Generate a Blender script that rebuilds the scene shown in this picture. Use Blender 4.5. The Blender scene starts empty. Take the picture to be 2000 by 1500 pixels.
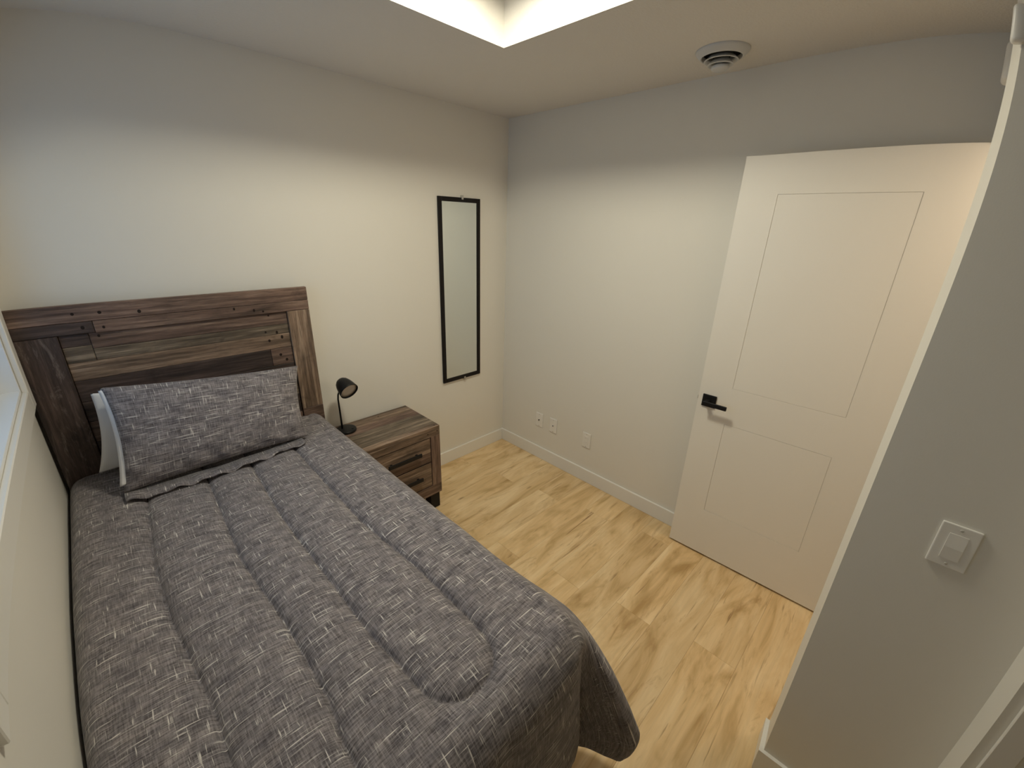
import bpy, bmesh, math, random
import numpy as np
from mathutils import Vector, Matrix

random.seed(7)
SC = bpy.context.scene
COL = SC.collection

# ------------------------------------------------------------------ camera
# wide phone lens with slight barrel distortion: angle(r) as a polynomial of the sensor radius
cam = bpy.data.cameras.new('camera')
cam_o = bpy.data.objects.new('camera', cam)
COL.objects.link(cam_o)
cam_o.rotation_mode = 'XYZ'
RX, RZ, RR = 1.2027, -0.7947, 0.0296
cam_o.matrix_world = (Matrix.Translation((-2.2716, -2.3338, 1.7689)) @ Matrix.Rotation(RZ, 4, 'Z')
                      @ Matrix.Rotation(RX, 4, 'X') @ Matrix.Rotation(RR, 4, 'Z'))
cam.type = 'PANO'
cam.sensor_fit = 'HORIZONTAL'
cam.sensor_width = 36.0
cam.sensor_height = 27.0
cam.clip_start = 0.01
cam.clip_end = 200
LENS = (1.2349, -0.0020, -0.6561, 0.3235)
for holder in (cam, getattr(cam, 'cycles', None)):
    if holder is None or not hasattr(holder, 'fisheye_polynomial_k1'):
        continue
    holder.panorama_type = 'FISHEYE_LENS_POLYNOMIAL'
    holder.fisheye_fov = math.radians(170)
    holder.fisheye_polynomial_k0 = 0.0
    for i, c in enumerate(LENS):
        setattr(holder, 'fisheye_polynomial_k%d' % (i + 1), -c / 18.0 ** (i + 1))
SC.camera = cam_o

# ------------------------------------------------------------------ world, lights, exposure
world = bpy.data.worlds.new('sky')
SC.world = world
world.use_nodes = True
bg = world.node_tree.nodes['Background']
bg.inputs['Color'].default_value = (0.33, 0.62, 1.0, 1)
bg.inputs['Strength'].default_value = 1.1

LAMP_EMIT = 94.0
LAMP_COL = (1.0, 0.935, 0.735)
HALL_W = 14.0

vs = SC.view_settings
vs.view_transform = 'Standard'
vs.look = 'None'
vs.gamma = 1.0
vs.use_curve_mapping = False
vs.exposure = 0.0

hall = bpy.data.lights.new('hall_light', 'POINT')
hall.energy = HALL_W
hall.color = (1.0, 0.78, 0.54)
hall.shadow_soft_size = 0.07
hall_o = bpy.data.objects.new('hall_light', hall)
hall_o.location = (-0.165, -2.80, 2.02)
COL.objects.link(hall_o)

# ------------------------------------------------------------------ room dimensions
H = 2.44
XL = -2.548           # window wall
YB = -4.60            # wall behind the viewer
XP, YE, TW = -1.0077, -2.366, 0.119   # partition: face, end, thickness
BB_H, BB_T = 0.102, 0.013
TX0, TX1, TY0, TY1, TH = -1.62, -0.855, -1.70, -0.84, 0.215   # raised ceiling tray

# ------------------------------------------------------------------ materials
def mat(name):
    m = bpy.data.materials.new(name)
    m.use_nodes = True
    nt = m.node_tree
    return m, nt, nt.nodes['Principled BSDF']

def N(nt, kind, **kw):
    n = nt.nodes.new(kind)
    for k, v in kw.items():
        setattr(n, k, v)
    return n

def L(nt, a, b):
    nt.links.new(a, b)

def ramp(nt, fac, stops):
    r = N(nt, 'ShaderNodeValToRGB')
    e = r.color_ramp.elements
    while len(e) < len(stops):
        e.new(0.5)
    for el, (p, c) in zip(e, stops):
        el.position = p
        el.color = (c[0], c[1], c[2], 1) if hasattr(c, '__len__') else (c, c, c, 1)
    if fac is not None:
        L(nt, fac, r.inputs['Fac'])
    return r.outputs['Color']

def mapping(nt, vec, scale, loc=(0, 0, 0), rot=(0, 0, 0)):
    mp = N(nt, 'ShaderNodeMapping')
    mp.inputs['Scale'].default_value = scale
    mp.inputs['Location'].default_value = loc
    mp.inputs['Rotation'].default_value = rot
    L(nt, vec, mp.inputs['Vector'])
    return mp.outputs['Vector']

def noise(nt, vec, scale, detail=4, rough=0.55, dist=0.0):
    n = N(nt, 'ShaderNodeTexNoise')
    n.inputs['Scale'].default_value = scale
    n.inputs['Detail'].default_value = detail
    n.inputs['Roughness'].default_value = rough
    n.inputs['Distortion'].default_value = dist
    L(nt, vec, n.inputs['Vector'])
    return n.outputs['Fac']

def mixc(nt, fac, a, b, mode='MIX'):
    m = N(nt, 'ShaderNodeMix', data_type='RGBA', blend_type=mode)
    for sock, v in ((m.inputs[0], fac), (m.inputs[6], a), (m.inputs[7], b)):
        if hasattr(v, 'links'):
            L(nt, v, sock)
        elif hasattr(v, '__len__'):
            sock.default_value = (v[0], v[1], v[2], 1)
        else:
            sock.default_value = v
    return m.outputs[2]

def bump(nt, bsdf, height, strength, distance):
    b = N(nt, 'ShaderNodeBump')
    b.inputs['Strength'].default_value = strength
    b.inputs['Distance'].default_value = distance
    L(nt, height, b.inputs['Height'])
    L(nt, b.outputs['Normal'], bsdf.inputs['Normal'])

def paint(name, col, rough=0.6, tex=None):
    m, nt, b = mat(name)
    tc = N(nt, 'ShaderNodeTexCoord')
    n = noise(nt, tc.outputs['Object'], 1.3, 3)
    c = mixc(nt, n, [v * 0.985 for v in col], [min(1, v * 1.015) for v in col])
    L(nt, c, b.inputs['Base Color'])
    b.inputs['Roughness'].default_value = rough
    if tex:
        f = noise(nt, tc.outputs['Object'], tex[0], 3, 0.6)
        bump(nt, b, f, tex[1], tex[2])
    return m

WALL = paint('wall_paint', (0.80, 0.775, 0.715), 0.55, (260, 0.10, 0.001))
CEIL = paint('ceiling_texture', (0.80, 0.775, 0.735), 0.9, (95, 0.55, 0.004))
TRIM = paint('trim_paint', (0.83, 0.815, 0.775), 0.38)
DOORP = paint('door_paint', (0.85, 0.82, 0.76), 0.36)
PLAST = paint('white_plastic', (0.84, 0.82, 0.78), 0.35)
VENTW = paint('vent_enamel', (0.66, 0.67, 0.68), 0.4)
LINEN = paint('white_cotton', (0.80, 0.80, 0.82), 0.9, (420, 0.25, 0.001))
MATTR = paint('mattress_cloth', (0.72, 0.71, 0.69), 0.9)
VINYL = paint('window_vinyl', (0.82, 0.84, 0.86), 0.35)

def plain(name, col, rough=0.5, metal=0.0):
    m, nt, b = mat(name)
    tc = N(nt, 'ShaderNodeTexCoord')
    n = noise(nt, tc.outputs['Object'], 40, 2)
    L(nt, mixc(nt, n, [v * 0.9 for v in col], [v * 1.1 for v in col]), b.inputs['Base Color'])
    b.inputs['Roughness'].default_value = rough
    b.inputs['Metallic'].default_value = metal
    if max(col) < 0.05:
        b.inputs['Specular IOR Level'].default_value = 0.22
    return m

BLACK = plain('black_metal', (0.010, 0.010, 0.011), 0.42, 0.0)
BLACKF = plain('black_frame', (0.010, 0.008, 0.008), 0.45)
BLACKW = plain('black_foot', (0.012, 0.011, 0.011), 0.6)
DARK = plain('dark_gap', (0.015, 0.013, 0.012), 0.8)
STEEL = plain('brushed_steel', (0.6, 0.58, 0.54), 0.35, 1.0)
SCREWM = plain('screw_head', (0.55, 0.53, 0.48), 0.4)
LAMPIN = plain('lamp_diffuser', (0.62, 0.57, 0.52), 0.5)
NAIL = plain('nail_hole', (0.020, 0.014, 0.012), 0.8)

m, nt, b = mat('mirror_glass')
b.inputs['Base Color'].default_value = (0.86, 0.90, 0.88, 1)
b.inputs['Metallic'].default_value = 1.0
b.inputs['Roughness'].default_value = 0.02
MIRROR = m

m, nt, b = mat('window_glass')
b.inputs['Base Color'].default_value = (0.95, 0.98, 1, 1)
b.inputs['Roughness'].default_value = 0.02
b.inputs['Transmission Weight'].default_value = 1.0
b.inputs['IOR'].default_value = 1.05
GLASS = m

m, nt, b = mat('lamp_glow')
b.inputs['Base Color'].default_value = (1, 1, 1, 1)
b.inputs['Emission Color'].default_value = (*LAMP_COL, 1)
b.inputs['Emission Strength'].default_value = LAMP_EMIT
GLOW = m

def old_wood(name, dark, mid, light, axis=0, worn=0.0):
    """reclaimed board: grain along one axis of the board's own coordinates"""
    m, nt, b = mat(name)
    tc = N(nt, 'ShaderNodeTexCoord')
    oi = N(nt, 'ShaderNodeObjectInfo')
    add = N(nt, 'ShaderNodeVectorMath', operation='MULTIPLY_ADD')
    L(nt, oi.outputs['Random'], add.inputs[0])
    add.inputs[1].default_value = (37, 51, 23)
    L(nt, tc.outputs['Object'], add.inputs[2])
    v = add.outputs[0]
    sc = [60, 60, 60]
    sc[axis] = 2.6
    g1 = noise(nt, mapping(nt, v, sc), 1.0, 6, 0.62, 0.4)
    sc2 = [15, 15, 15]
    sc2[axis] = 2.0
    g2 = noise(nt, mapping(nt, v, sc2), 1.0, 4, 0.6, 0.9)
    sf = [210, 210, 210]
    sf[axis] = 14
    gf = noise(nt, mapping(nt, v, sf), 1.0, 4, 0.65, 0.2)
    c = ramp(nt, g1, [(0.30, dark), (0.52, mid), (0.72, light)])
    c = mixc(nt, 0.7, c, ramp(nt, gf, [(0.32, 0.45), (0.52, 1.0), (0.70, 1.35)]), 'MULTIPLY')
    sh = ramp(nt, g2, [(0.32, 0.36), (0.5, 0.95), (0.70, 1.28)])
    c = mixc(nt, 0.85, c, sh, 'MULTIPLY')
    # blotches
    g3 = noise(nt, mapping(nt, v, (7, 7, 7)), 1.0, 5, 0.65, 0.6)
    c = mixc(nt, ramp(nt, g3, [(0.58, 0.0), (0.74, 0.55)]), c, [x * 0.4 for x in dark])
    if worn:
        g4 = noise(nt, mapping(nt, v, (22, 22, 5)), 1.0, 7, 0.78, 0.7)
        c = mixc(nt, ramp(nt, g4, [(0.52, 0.0), (0.72, worn)]), c, (0.27, 0.225, 0.195))
    # tone of each board
    hs = N(nt, 'ShaderNodeHueSaturation')
    mr = N(nt, 'ShaderNodeMapRange')
    L(nt, oi.outputs['Random'], mr.inputs[0])
    mr.inputs[3].default_value = 0.85
    mr.inputs[4].default_value = 1.15
    L(nt, mr.outputs[0], hs.inputs['Value'])
    L(nt, c, hs.inputs['Color'])
    L(nt, hs.outputs['Color'], b.inputs['Base Color'])
    b.inputs['Roughness'].default_value = 0.62
    bump(nt, b, g1, 0.25, 0.002)
    return m

W_MID = dict(dark=(0.075, 0.044, 0.034), mid=(0.170, 0.108, 0.083), light=(0.29, 0.205, 0.160))
W_DRK = dict(dark=(0.026, 0.016, 0.014), mid=(0.060, 0.039, 0.034), light=(0.115, 0.080, 0.068))
W_LGT = dict(dark=(0.105, 0.068, 0.046), mid=(0.225, 0.155, 0.110), light=(0.42, 0.32, 0.24))
W_GRY = dict(dark=(0.060, 0.045, 0.033), mid=(0.16, 0.122, 0.088), light=(0.33, 0.265, 0.20))
WOOD_MID = old_wood('reclaimed_wood_mid', **W_MID)
WOOD_DRK = old_wood('reclaimed_wood_dark', **W_DRK)
WOOD_LGT = old_wood('reclaimed_wood_light', **W_LGT)
WOOD_GRY = old_wood('reclaimed_wood_grey', **W_GRY)
WOOD_MID_V = old_wood('reclaimed_wood_mid_upright', axis=2, **W_MID)
WOOD_LGT_V = old_wood('reclaimed_wood_light_upright', axis=2, **W_LGT)
WOOD_WORN_V = old_wood('reclaimed_wood_worn_upright', axis=2, worn=0.85, **W_DRK)
WOOD_DRK_Y = old_wood('reclaimed_wood_side', axis=1, **W_MID)

# light oak planks
m, nt, b = mat('oak_plank')
tc = N(nt, 'ShaderNodeTexCoord')
oi = N(nt, 'ShaderNodeObjectInfo')
add = N(nt, 'ShaderNodeVectorMath', operation='MULTIPLY_ADD')
L(nt, oi.outputs['Random'], add.inputs[0])
add.inputs[1].default_value = (91, 67, 11)
L(nt, tc.outputs['Object'], add.inputs[2])
v = add.outputs[0]
g1 = noise(nt, mapping(nt, v, (3.0, 70, 1)), 1.0, 6, 0.6, 0.25)
g2 = noise(nt, mapping(nt, v, (1.9, 7.0, 1)), 1.0, 4, 0.55, 1.3)
g3 = noise(nt, mapping(nt, v, (2.3, 15, 1), (3, 9, 0)), 1.0, 6, 0.64, 1.6)
g4 = noise(nt, mapping(nt, v, (3.4, 48, 1), (7, 1, 0)), 1.0, 3, 0.5, 0.6)
c = ramp(nt, g2, [(0.28, (0.46, 0.295, 0.120)), (0.45, (0.70, 0.500, 0.262)), (0.66, (0.83, 0.645, 0.39))])
c = mixc(nt, 0.36, c, ramp(nt, g1, [(0.3, 0.74), (0.55, 1.0), (0.75, 1.10)]), 'MULTIPLY')
c = mixc(nt, ramp(nt, g3, [(0.56, 0.0), (0.72, 0.72)]), c, (0.40, 0.235, 0.095))
c = mixc(nt, ramp(nt, g4, [(0.65, 0.0), (0.75, 0.80)]), c, (0.24, 0.125, 0.045))
# knots
vo = N(nt, 'ShaderNodeTexVoronoi')
vo.inputs['Scale'].default_value = 1.0
L(nt, mapping(nt, v, (1.5, 5.0, 1)), vo.inputs['Vector'])
c = mixc(nt, ramp(nt, vo.outputs['Distance'], [(0.012, 0.7), (0.055, 0.0)]), c, (0.18, 0.09, 0.03))
hs = N(nt, 'ShaderNodeHueSaturation')
mr = N(nt, 'ShaderNodeMapRange')
L(nt, oi.outputs['Random'], mr.inputs[0])
mr.inputs[3].default_value = 0.95
mr.inputs[4].default_value = 1.06
L(nt, mr.outputs[0], hs.inputs['Value'])
L(nt, c, hs.inputs['Color'])
L(nt, hs.outputs['Color'], b.inputs['Base Color'])
b.inputs['Roughness'].default_value = 0.42
bump(nt, b, g1, 0.12, 0.001)
OAK = m

def slub_fabric(name):
    """grey cloth with slubby light threads running both ways, in cloth metres (uv)"""
    m, nt, b = mat(name)
    uv = N(nt, 'ShaderNodeUVMap')
    uv.uv_map = 'cloth'
    v = uv.outputs['UV']
    # slight waviness
    t1 = noise(nt, mapping(nt, v, (16, 300, 1)), 1.0, 4, 0.62, 0.2)        # weft, fine
    t2 = noise(nt, mapping(nt, v, (300, 22, 1), (5, 3, 0)), 1.0, 4, 0.62, 0.2)   # warp, fine
    base = mixc(nt, ramp(nt, t1, [(0.34, 0.0), (0.64, 1.0)]), (0.052, 0.046, 0.051), (0.265, 0.247, 0.262))
    base = mixc(nt, ramp(nt, t2, [(0.46, 0.0), (0.70, 0.55)]), base, (0.38, 0.358, 0.375))
    base = mixc(nt, ramp(nt, t2, [(0.30, 0.65), (0.44, 0.0)]), base, (0.066, 0.060, 0.066))
    # patches of darker and bluer ground
    pz = noise(nt, mapping(nt, v, (17, 30, 1)), 1.0, 3, 0.6)
    base = mixc(nt, 0.8, base, ramp(nt, pz, [(0.30, (0.45, 0.44, 0.50)), (0.5, (0.92, 0.90, 0.92)), (0.70, (1.25, 1.2, 1.16))]), 'MULTIPLY')
    # bright slubs
    s1 = noise(nt, mapping(nt, v, (12, 230, 1), (11, 7, 0)), 1.0, 2, 0.45, 0.2)
    s2 = noise(nt, mapping(nt, v, (230, 17, 1), (2, 19, 0)), 1.0, 2, 0.45, 0.2)
    base = mixc(nt, ramp(nt, s1, [(0.622, 0.0), (0.71, 0.90)]), base, (0.70, 0.67, 0.65))
    base = mixc(nt, ramp(nt, s2, [(0.640, 0.0), (0.73, 0.88)]), base, (0.70, 0.67, 0.65))
    L(nt, base, b.inputs['Base Color'])
    b.inputs['Roughness'].default_value = 0.88
    b.inputs['Sheen Weight'].default_value = 0.15
    wr = noise(nt, mapping(nt, v, (14, 20, 1), (3, 3, 0)), 1.0, 4, 0.6, 0.6)
    bump(nt, b, wr, 0.18, 0.010)
    return m

FABRIC = slub_fabric('slub_fabric')

# ------------------------------------------------------------------ building helpers
def wloc(o):
    p = Vector((0, 0, 0))
    while o is not None:
        p += o.location
        o = o.parent
    return p

def link(name, me, material, parent=None, origin=None):
    """me in world (or thing-local) coordinates; origin moves the object's own origin"""
    o = bpy.data.objects.new(name, me)
    if material is not None:
        me.materials.append(material)
    COL.objects.link(o)
    base = wloc(parent) if parent is not None else Vector((0, 0, 0))
    org = Vector(origin) if origin is not None else base
    me.transform(Matrix.Translation(-org))
    o.location = org - base
    if parent is not None:
        o.parent = parent
    return o

def bm_mesh(bm, name, smooth=False):
    me = bpy.data.meshes.new(name)
    bmesh.ops.recalc_face_normals(bm, faces=bm.faces)
    bm.to_mesh(me)
    bm.free()
    if smooth:
        me.polygons.foreach_set('use_smooth', [True] * len(me.polygons))
    return me

def bm_box(bm, lo, hi, bevel=0.0, seg=1):
    lo, hi = [min(a, c) for a, c in zip(lo, hi)], [max(a, c) for a, c in zip(lo, hi)]
    vs_ = [bm.verts.new((x, y, z)) for x in (lo[0], hi[0]) for y in (lo[1], hi[1]) for z in (lo[2], hi[2])]
    fs = [(0, 1, 3, 2), (4, 6, 7, 5), (0, 4, 5, 1), (2, 3, 7, 6), (0, 2, 6, 4), (1, 5, 7, 3)]
    faces = [bm.faces.new([vs_[i] for i in f]) for f in fs]
    if bevel:
        es = list({e for f in faces for e in f.edges})
        bmesh.ops.bevel(bm, geom=es, offset=bevel, segments=seg, affect='EDGES', profile=0.5)

def box(name, lo, hi, material, parent=None, bevel=0.0, seg=1, center=True, smooth=False):
    bm = bmesh.new()
    bm_box(bm, lo, hi, bevel, seg)
    me = bm_mesh(bm, name, smooth)
    org = [(a + c) / 2 for a, c in zip(lo, hi)] if center else None
    return link(name, me, material, parent, org)

def lathe(bm, profile, seg=40, cap=False):
    """profile: list of (r, z) about the z axis"""
    rings = []
    for r, z in profile:
        if r < 1e-6:
            rings.append([bm.verts.new((0, 0, z))])
        else:
            rings.append([bm.verts.new((r * math.cos(2 * math.pi * k / seg), r * math.sin(2 * math.pi * k / seg), z)) for k in range(seg)])
    for a, c in zip(rings, rings[1:]):
        for k in range(seg):
            k2 = (k + 1) % seg
            if len(a) == 1 and len(c) == 1:
                continue
            if len(a) == 1:
                bm.faces.new((a[0], c[k], c[k2]))
            elif len(c) == 1:
                bm.faces.new((a[k], c[0], a[k2]))
            else:
                bm.faces.new((a[k], c[k], c[k2], a[k2]))
    return bm

def lathe_obj(name, profile, material, parent, loc, seg=40, direction=None):
    bm = bmesh.new()
    lathe(bm, profile, seg)
    M = Matrix.Translation(loc)
    if direction is not None:
        M = M @ Vector(direction).to_track_quat('Z', 'Y').to_matrix().to_4x4()
    bm.transform(M)
    return link(name, bm_mesh(bm, name, True), material, parent, loc)

def tube(name, pts, radii, material, parent, seg=14):
    bm = bmesh.new()
    rings = []
    pts = [Vector(p) for p in pts]
    for i, p in enumerate(pts):
        t = (pts[min(i + 1, len(pts) - 1)] - pts[max(i - 1, 0)]).normalized()
        a = t.cross(Vector((0.3, 1, 0.2))).normalized()
        c = t.cross(a)
        r = radii[i] if hasattr(radii, '__len__') else radii
        rings.append([bm.verts.new(p + r * (a * math.cos(2 * math.pi * k / seg) + c * math.sin(2 * math.pi * k / seg))) for k in range(seg)])
    for a, c in zip(rings, rings[1:]):
        for k in range(seg):
            bm.faces.new((a[k], a[(k + 1) % seg], c[(k + 1) % seg], c[k]))
    bm.faces.new(rings[0])
    bm.faces.new(rings[-1])
    return link(name, bm_mesh(bm, name, True), material, parent, pts[0])

def thing(name, loc, label=None, cat=None, group=None, kind=None):
    o = bpy.data.objects.new(name, None)
    o.empty_display_size = 0.05
    COL.objects.link(o)
    o.location = loc
    tag(o, label, cat, group, kind)
    return o

def tag(o, label=None, cat=None, group=None, kind=None):
    for k, v_ in (('label', label), ('category', cat), ('group', group), ('kind', kind)):
        if v_:
            o[k] = v_
    return o

def struct(name, boxes, material, label=None, bevel=0.0, cat=None):
    bm = bmesh.new()
    for lo, hi in boxes:
        bm_box(bm, lo, hi, bevel)
    o = link(name, bm_mesh(bm, name), material)
    tag(o, label, cat, kind='structure')
    return o

# ------------------------------------------------------------------ shell
XH = 1.6            # hall reaches beyond the bedroom's right wall
YH = -4.60
floor = struct('floor', [((XL - 0.3, YH - 0.12, -0.10), (XH + 0.12, 0.12, -0.012))], DARK, 'light oak plank floor of the bedroom', cat='floor')
struct('wall_back', [((XL - 0.14, 0, -0.012), (0.12, 0.12, 2.85))], WALL, 'cream painted wall behind the headboard and the mirror', cat='wall')
# right wall, from the corner to the hall
struct('wall_right', [((0, -2.50, -0.012), (0.12, 0, 2.85))], WALL, 'cream painted wall with outlets beside the open door', cat='wall')
# window wall with its opening
WY0, WY1, WZ0, WZ1 = -1.56, -0.160, 1.169, 2.13
struct('wall_left', [((XL - 0.14, YB, -0.012), (XL, WY0, 2.85)), ((XL - 0.14, WY1, -0.012), (XL, 0, 2.85)),
                     ((XL - 0.14, WY0, -0.012), (XL, WY1, WZ0)), ((XL - 0.14, WY0, WZ1), (XL, WY1, 2.85))], WALL,
       'cream painted wall with the window beside the bed', cat='wall')
struct('wall_front', [((XL - 0.14, YB - 0.12, -0.012), (XP + TW, YB, 2.85))], WALL, 'cream wall at the foot end of the room', cat='wall')
# partition with a closet door frame further along, its end next to the doorway
YF = -2.353            # the end runs very slightly out of square
def prism(bm, pts, z0_, z1_):
    lo_ = [bm.verts.new((x, y, z0_)) for x, y in pts]
    hi_ = [bm.verts.new((x, y, z1_)) for x, y in pts]
    bm.faces.new(lo_)
    bm.faces.new(hi_)
    for i in range(len(pts)):
        j = (i + 1) % len(pts)
        bm.faces.new((lo_[i], lo_[j], hi_[j], hi_[i]))
XR, YR = -1.121, -2.727    # the partition steps out further along
bm = bmesh.new()
prism(bm, [(XP, YE), (XP + TW, YF), (XP + TW, YB), (XR, YB), (XR, YR), (XP, YR)], -0.012, 2.85)
tag(link('wall_partition', bm_mesh(bm, 'wall_partition'), WALL), 'shaded cream partition wall carrying the light switch', 'wall', kind='structure')
# header and hinge side of the bedroom doorway
struct('wall_doorway', [((XP + TW, -2.50, 2.085), (0, -2.395, 2.85)), ((-0.070, -2.50, -0.012), (0, -2.395, 2.085))], WALL,
       'cream wall around the bedroom doorway', cat='wall')
struct('wall_hall', [((XP + TW, YH - 0.12, -0.012), (XH, YH, 2.85)), ((XH, YH, -0.012), (XH + 0.12, -2.50, 2.85)),
                     ((0.12, -2.50, -0.012), (XH, -2.38, 2.85))], WALL,
       'cream wall of the hall beyond the door', cat='wall')
# ceiling with the raised tray
ct = 0.02
struct('ceiling', [((XL - 0.1, TY1, H), (0.1, 0.1, H + ct)), ((XL - 0.1, YH, H), (XH + 0.1, TY0, H + ct)),
                   ((XL - 0.1, TY0, H), (TX0, TY1, H + ct)), ((TX1, TY0, H), (0.1, TY1, H + ct)),
                   ((TX0 - ct, TY1, H + ct), (TX1 + ct, TY1 + ct, H + TH)), ((TX0 - ct, TY0 - ct, H + ct), (TX1 + ct, TY0, H + TH)),
                   ((TX0 - ct, TY0, H + ct), (TX0, TY1, H + TH)), ((TX1, TY0, H + ct), (TX1 + ct, TY1, H + TH)),
                   ((TX0 - ct, TY0 - ct, H + TH), (TX1 + ct, TY1 + ct, H + TH + ct))], CEIL,
       'stippled cream ceiling with a raised bright tray', cat='ceiling')
struct('roof_slab', [((XL - 0.3, YH - 0.2, 2.85), (XH + 0.2, 0.2, 2.90))], CEIL, 'slab above the bedroom ceiling', cat='ceiling')

# floor planks, laid along the back wall
def plank_mesh(length, width):
    bm = bmesh.new()
    bm_box(bm, (-length / 2, -width / 2, -0.012), (length / 2, width / 2, 0), 0.0005)
    return bm_mesh(bm, 'plank')
PW, PL, GAP = 0.182, 1.22, 0.0004
cache = {}
row, y = 0, -0.004
while y - PW > YH + 0.02:
    x0 = XL + 0.004
    x1 = 0.0 - 0.004 if y > -2.40 else XH - 0.01
    if y < YB:
        x0 = XP + TW
    x = x0 - ((row * 0.47 + 0.31) % 1.0) * PL
    while x < x1:
        a, c = max(x, x0), min(x + PL, x1)
        if c - a > 0.04:
            ln = round(c - a - GAP, 4)
            if ln not in cache:
                cache[ln] = plank_mesh(ln, PW - GAP)
                cache[ln].materials.append(OAK)
            o = bpy.data.objects.new('plank', cache[ln])
            COL.objects.link(o)
            o.parent = floor
            o.location = ((a + c) / 2, y - PW / 2, 0)
        x += PL
    y -= PW
    row += 1

# baseboards
def bb(name, boxes, label):
    bm = bmesh.new()
    for lo, hi in boxes:
        bm_box(bm, lo, hi, 0.002)
    tag(link(name, bm_mesh(bm, name), TRIM), label, 'baseboard', kind='structure')
bb('baseboard_back', [((XL + 0.001, -BB_T, 0), (0 - BB_T, 0, BB_H))], 'white baseboard under the mirror wall')
bb('baseboard_right', [((-BB_T, -2.395, 0), (0, 0, BB_H))], 'white baseboard under the wall outlets')
bb('baseboard_left', [((XL, YB, 0), (XL + BB_T, -0.014, BB_H))], 'white baseboard along the window wall')
bm = bmesh.new()
prism(bm, [(XP - BB_T, YR), (XP, YR), (XP, YE), (XP + TW, YF), (XP + TW, YF + BB_T), (XP - BB_T, YE + BB_T)], 0, BB_H)
tag(link('baseboard_partition', bm_mesh(bm, 'baseboard_partition'), TRIM), 'white baseboard wrapping the end of the partition', 'baseboard', kind='structure')

# closet door frame on the partition
t1 = thing('trim_1', (XR, -2.80, 0), 'white door casing on the step of the partition past the light switch', 'door casing', kind='structure')
box('casing', (XR - 0.014, -2.815, 0), (XR, -2.752, 2.13), TRIM, t1, 0.002)
box('jamb', (XR - 0.004, -2.835, 0), (XR, -2.815, 2.07), TRIM, t1, 0.001)
box('door_slab', (XR - 0.003, -3.55, 0.01), (XR, -2.837, 2.06), DOORP, t1)
# bedroom doorway jambs
t2 = thing('trim_2', (-0.45, -2.44, 0), 'white jamb of the bedroom doorway behind the partition', 'door jamb', kind='structure')
box('jamb', (XP + TW, -2.505, 0), (XP + TW + 0.045, -2.362, 2.085), TRIM, t2, 0.001)
box('jamb', (-0.086, -2.505, 0), (-0.070, -2.395, 2.085), TRIM, t2, 0.001)
box('head_jamb', (XP + TW + 0.045, -2.505, 2.069), (-0.086, -2.395, 2.085), TRIM, t2, 0.001)

# ------------------------------------------------------------------ window
CX = XL + 0.018
win = thing('window_1', (XL, -0.76, WZ0), 'white cased window beside the bed with blue daylight', 'window', kind='structure')
CW = 0.075
box('casing', (XL, WY1, WZ0 - CW), (CX, WY1 + CW - 0.002, WZ1 + CW), TRIM, win, 0.003)
box('casing', (XL, WY0 - CW, WZ0 - CW), (CX, WY0, WZ1 + CW), TRIM, win, 0.003)
box('casing', (XL, WY0, WZ0 - CW), (CX, WY1, WZ0), TRIM, win, 0.003)
box('casing', (XL, WY0, WZ1), (CX, WY1, WZ1 + CW), TRIM, win, 0.003)
XD = XL - 0.13
for nm, lo, hi in (('jamb', (XD, WY1 - 0.012, WZ0), (XL, WY1, WZ1)), ('jamb', (XD, WY0, WZ0), (XL, WY0 + 0.012, WZ1)),
                   ('sill', (XD, WY0 + 0.012, WZ0), (XL + 0.001, WY1 - 0.012, WZ0 + 0.012)), ('head', (XD, WY0 + 0.012, WZ1 - 0.012), (XL, WY1 - 0.012, WZ1))):
    box(nm, lo, hi, VINYL, win, 0.001)
fx0, fx1 = XL - 0.125, XL - 0.065
a0, a1, z0, z1 = WY0 + 0.012, WY1 - 0.012, WZ0 + 0.012, WZ1 - 0.012
ym = (a0 + a1) / 2
sashes = [(a0, ym + 0.02, fx0, fx0 + 0.03), (ym - 0.02, a1, fx0 + 0.03, fx1)]
for s0, s1, xa, xb in sashes:
    fw = 0.045
    sash = box('sash', (xa, s0, z0), (xb, s0 + fw, z1), VINYL, win, 0.003)
    box('sash_rail', (xa, s1 - fw, z0), (xb, s1, z1), VINYL, sash, 0.003)
    box('sash_rail', (xa, s0 + fw, z0), (xb, s1 - fw, z0 + fw), VINYL, sash, 0.003)
    box('sash_rail', (xa, s0 + fw, z1 - fw), (xb, s1 - fw, z1), VINYL, sash, 0.003)
    box('pane', ((xa + xb) / 2 - 0.003, s0 + fw, z0 + fw), ((xa + xb) / 2 + 0.003, s1 - fw, z1 - fw), GLASS, sash)
box('latch', (fx1, -0.24, 1.375), (fx1 + 0.018, -0.205, 1.395), VINYL, win, 0.003)

# ------------------------------------------------------------------ door, standing open by the right wall
DA = 0.0292
door = thing('door_1', (-0.1263 + 0.762 * math.sin(DA), -1.6152 - 0.762 * math.cos(DA), 0),
             'white two-panel door standing open, black lever handle', 'door', kind='structure')
def dbox(name, s0, s1, d0, d1, z0_, z1_, material, parent, bevel=0.0, seg=1):
    """s along the door from the free edge, d depth into the door from its face"""
    lo, hi = (d0, 0.762 - s1, z0_), (d1, 0.762 - s0, z1_)
    bm = bmesh.new()
    bm_box(bm, lo, hi, bevel, seg)
    c_ = [(a + e) / 2 for a, e in zip(lo, hi)]
    me = bm_mesh(bm, name)
    o = bpy.data.objects.new(name, me)
    me.materials.append(material)
    COL.objects.link(o)
    base = Vector((0, 0, 0))
    q = parent
    while q is not None and q is not door:
        base += q.location
        q = q.parent
    me.transform(Matrix.Translation(-Vector(c_)))
    o.location = Vector(c_) - base
    o.parent = parent
    return o
DZ0, DZ1 = 0.012, 2.0742
G = 0.0016
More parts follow.
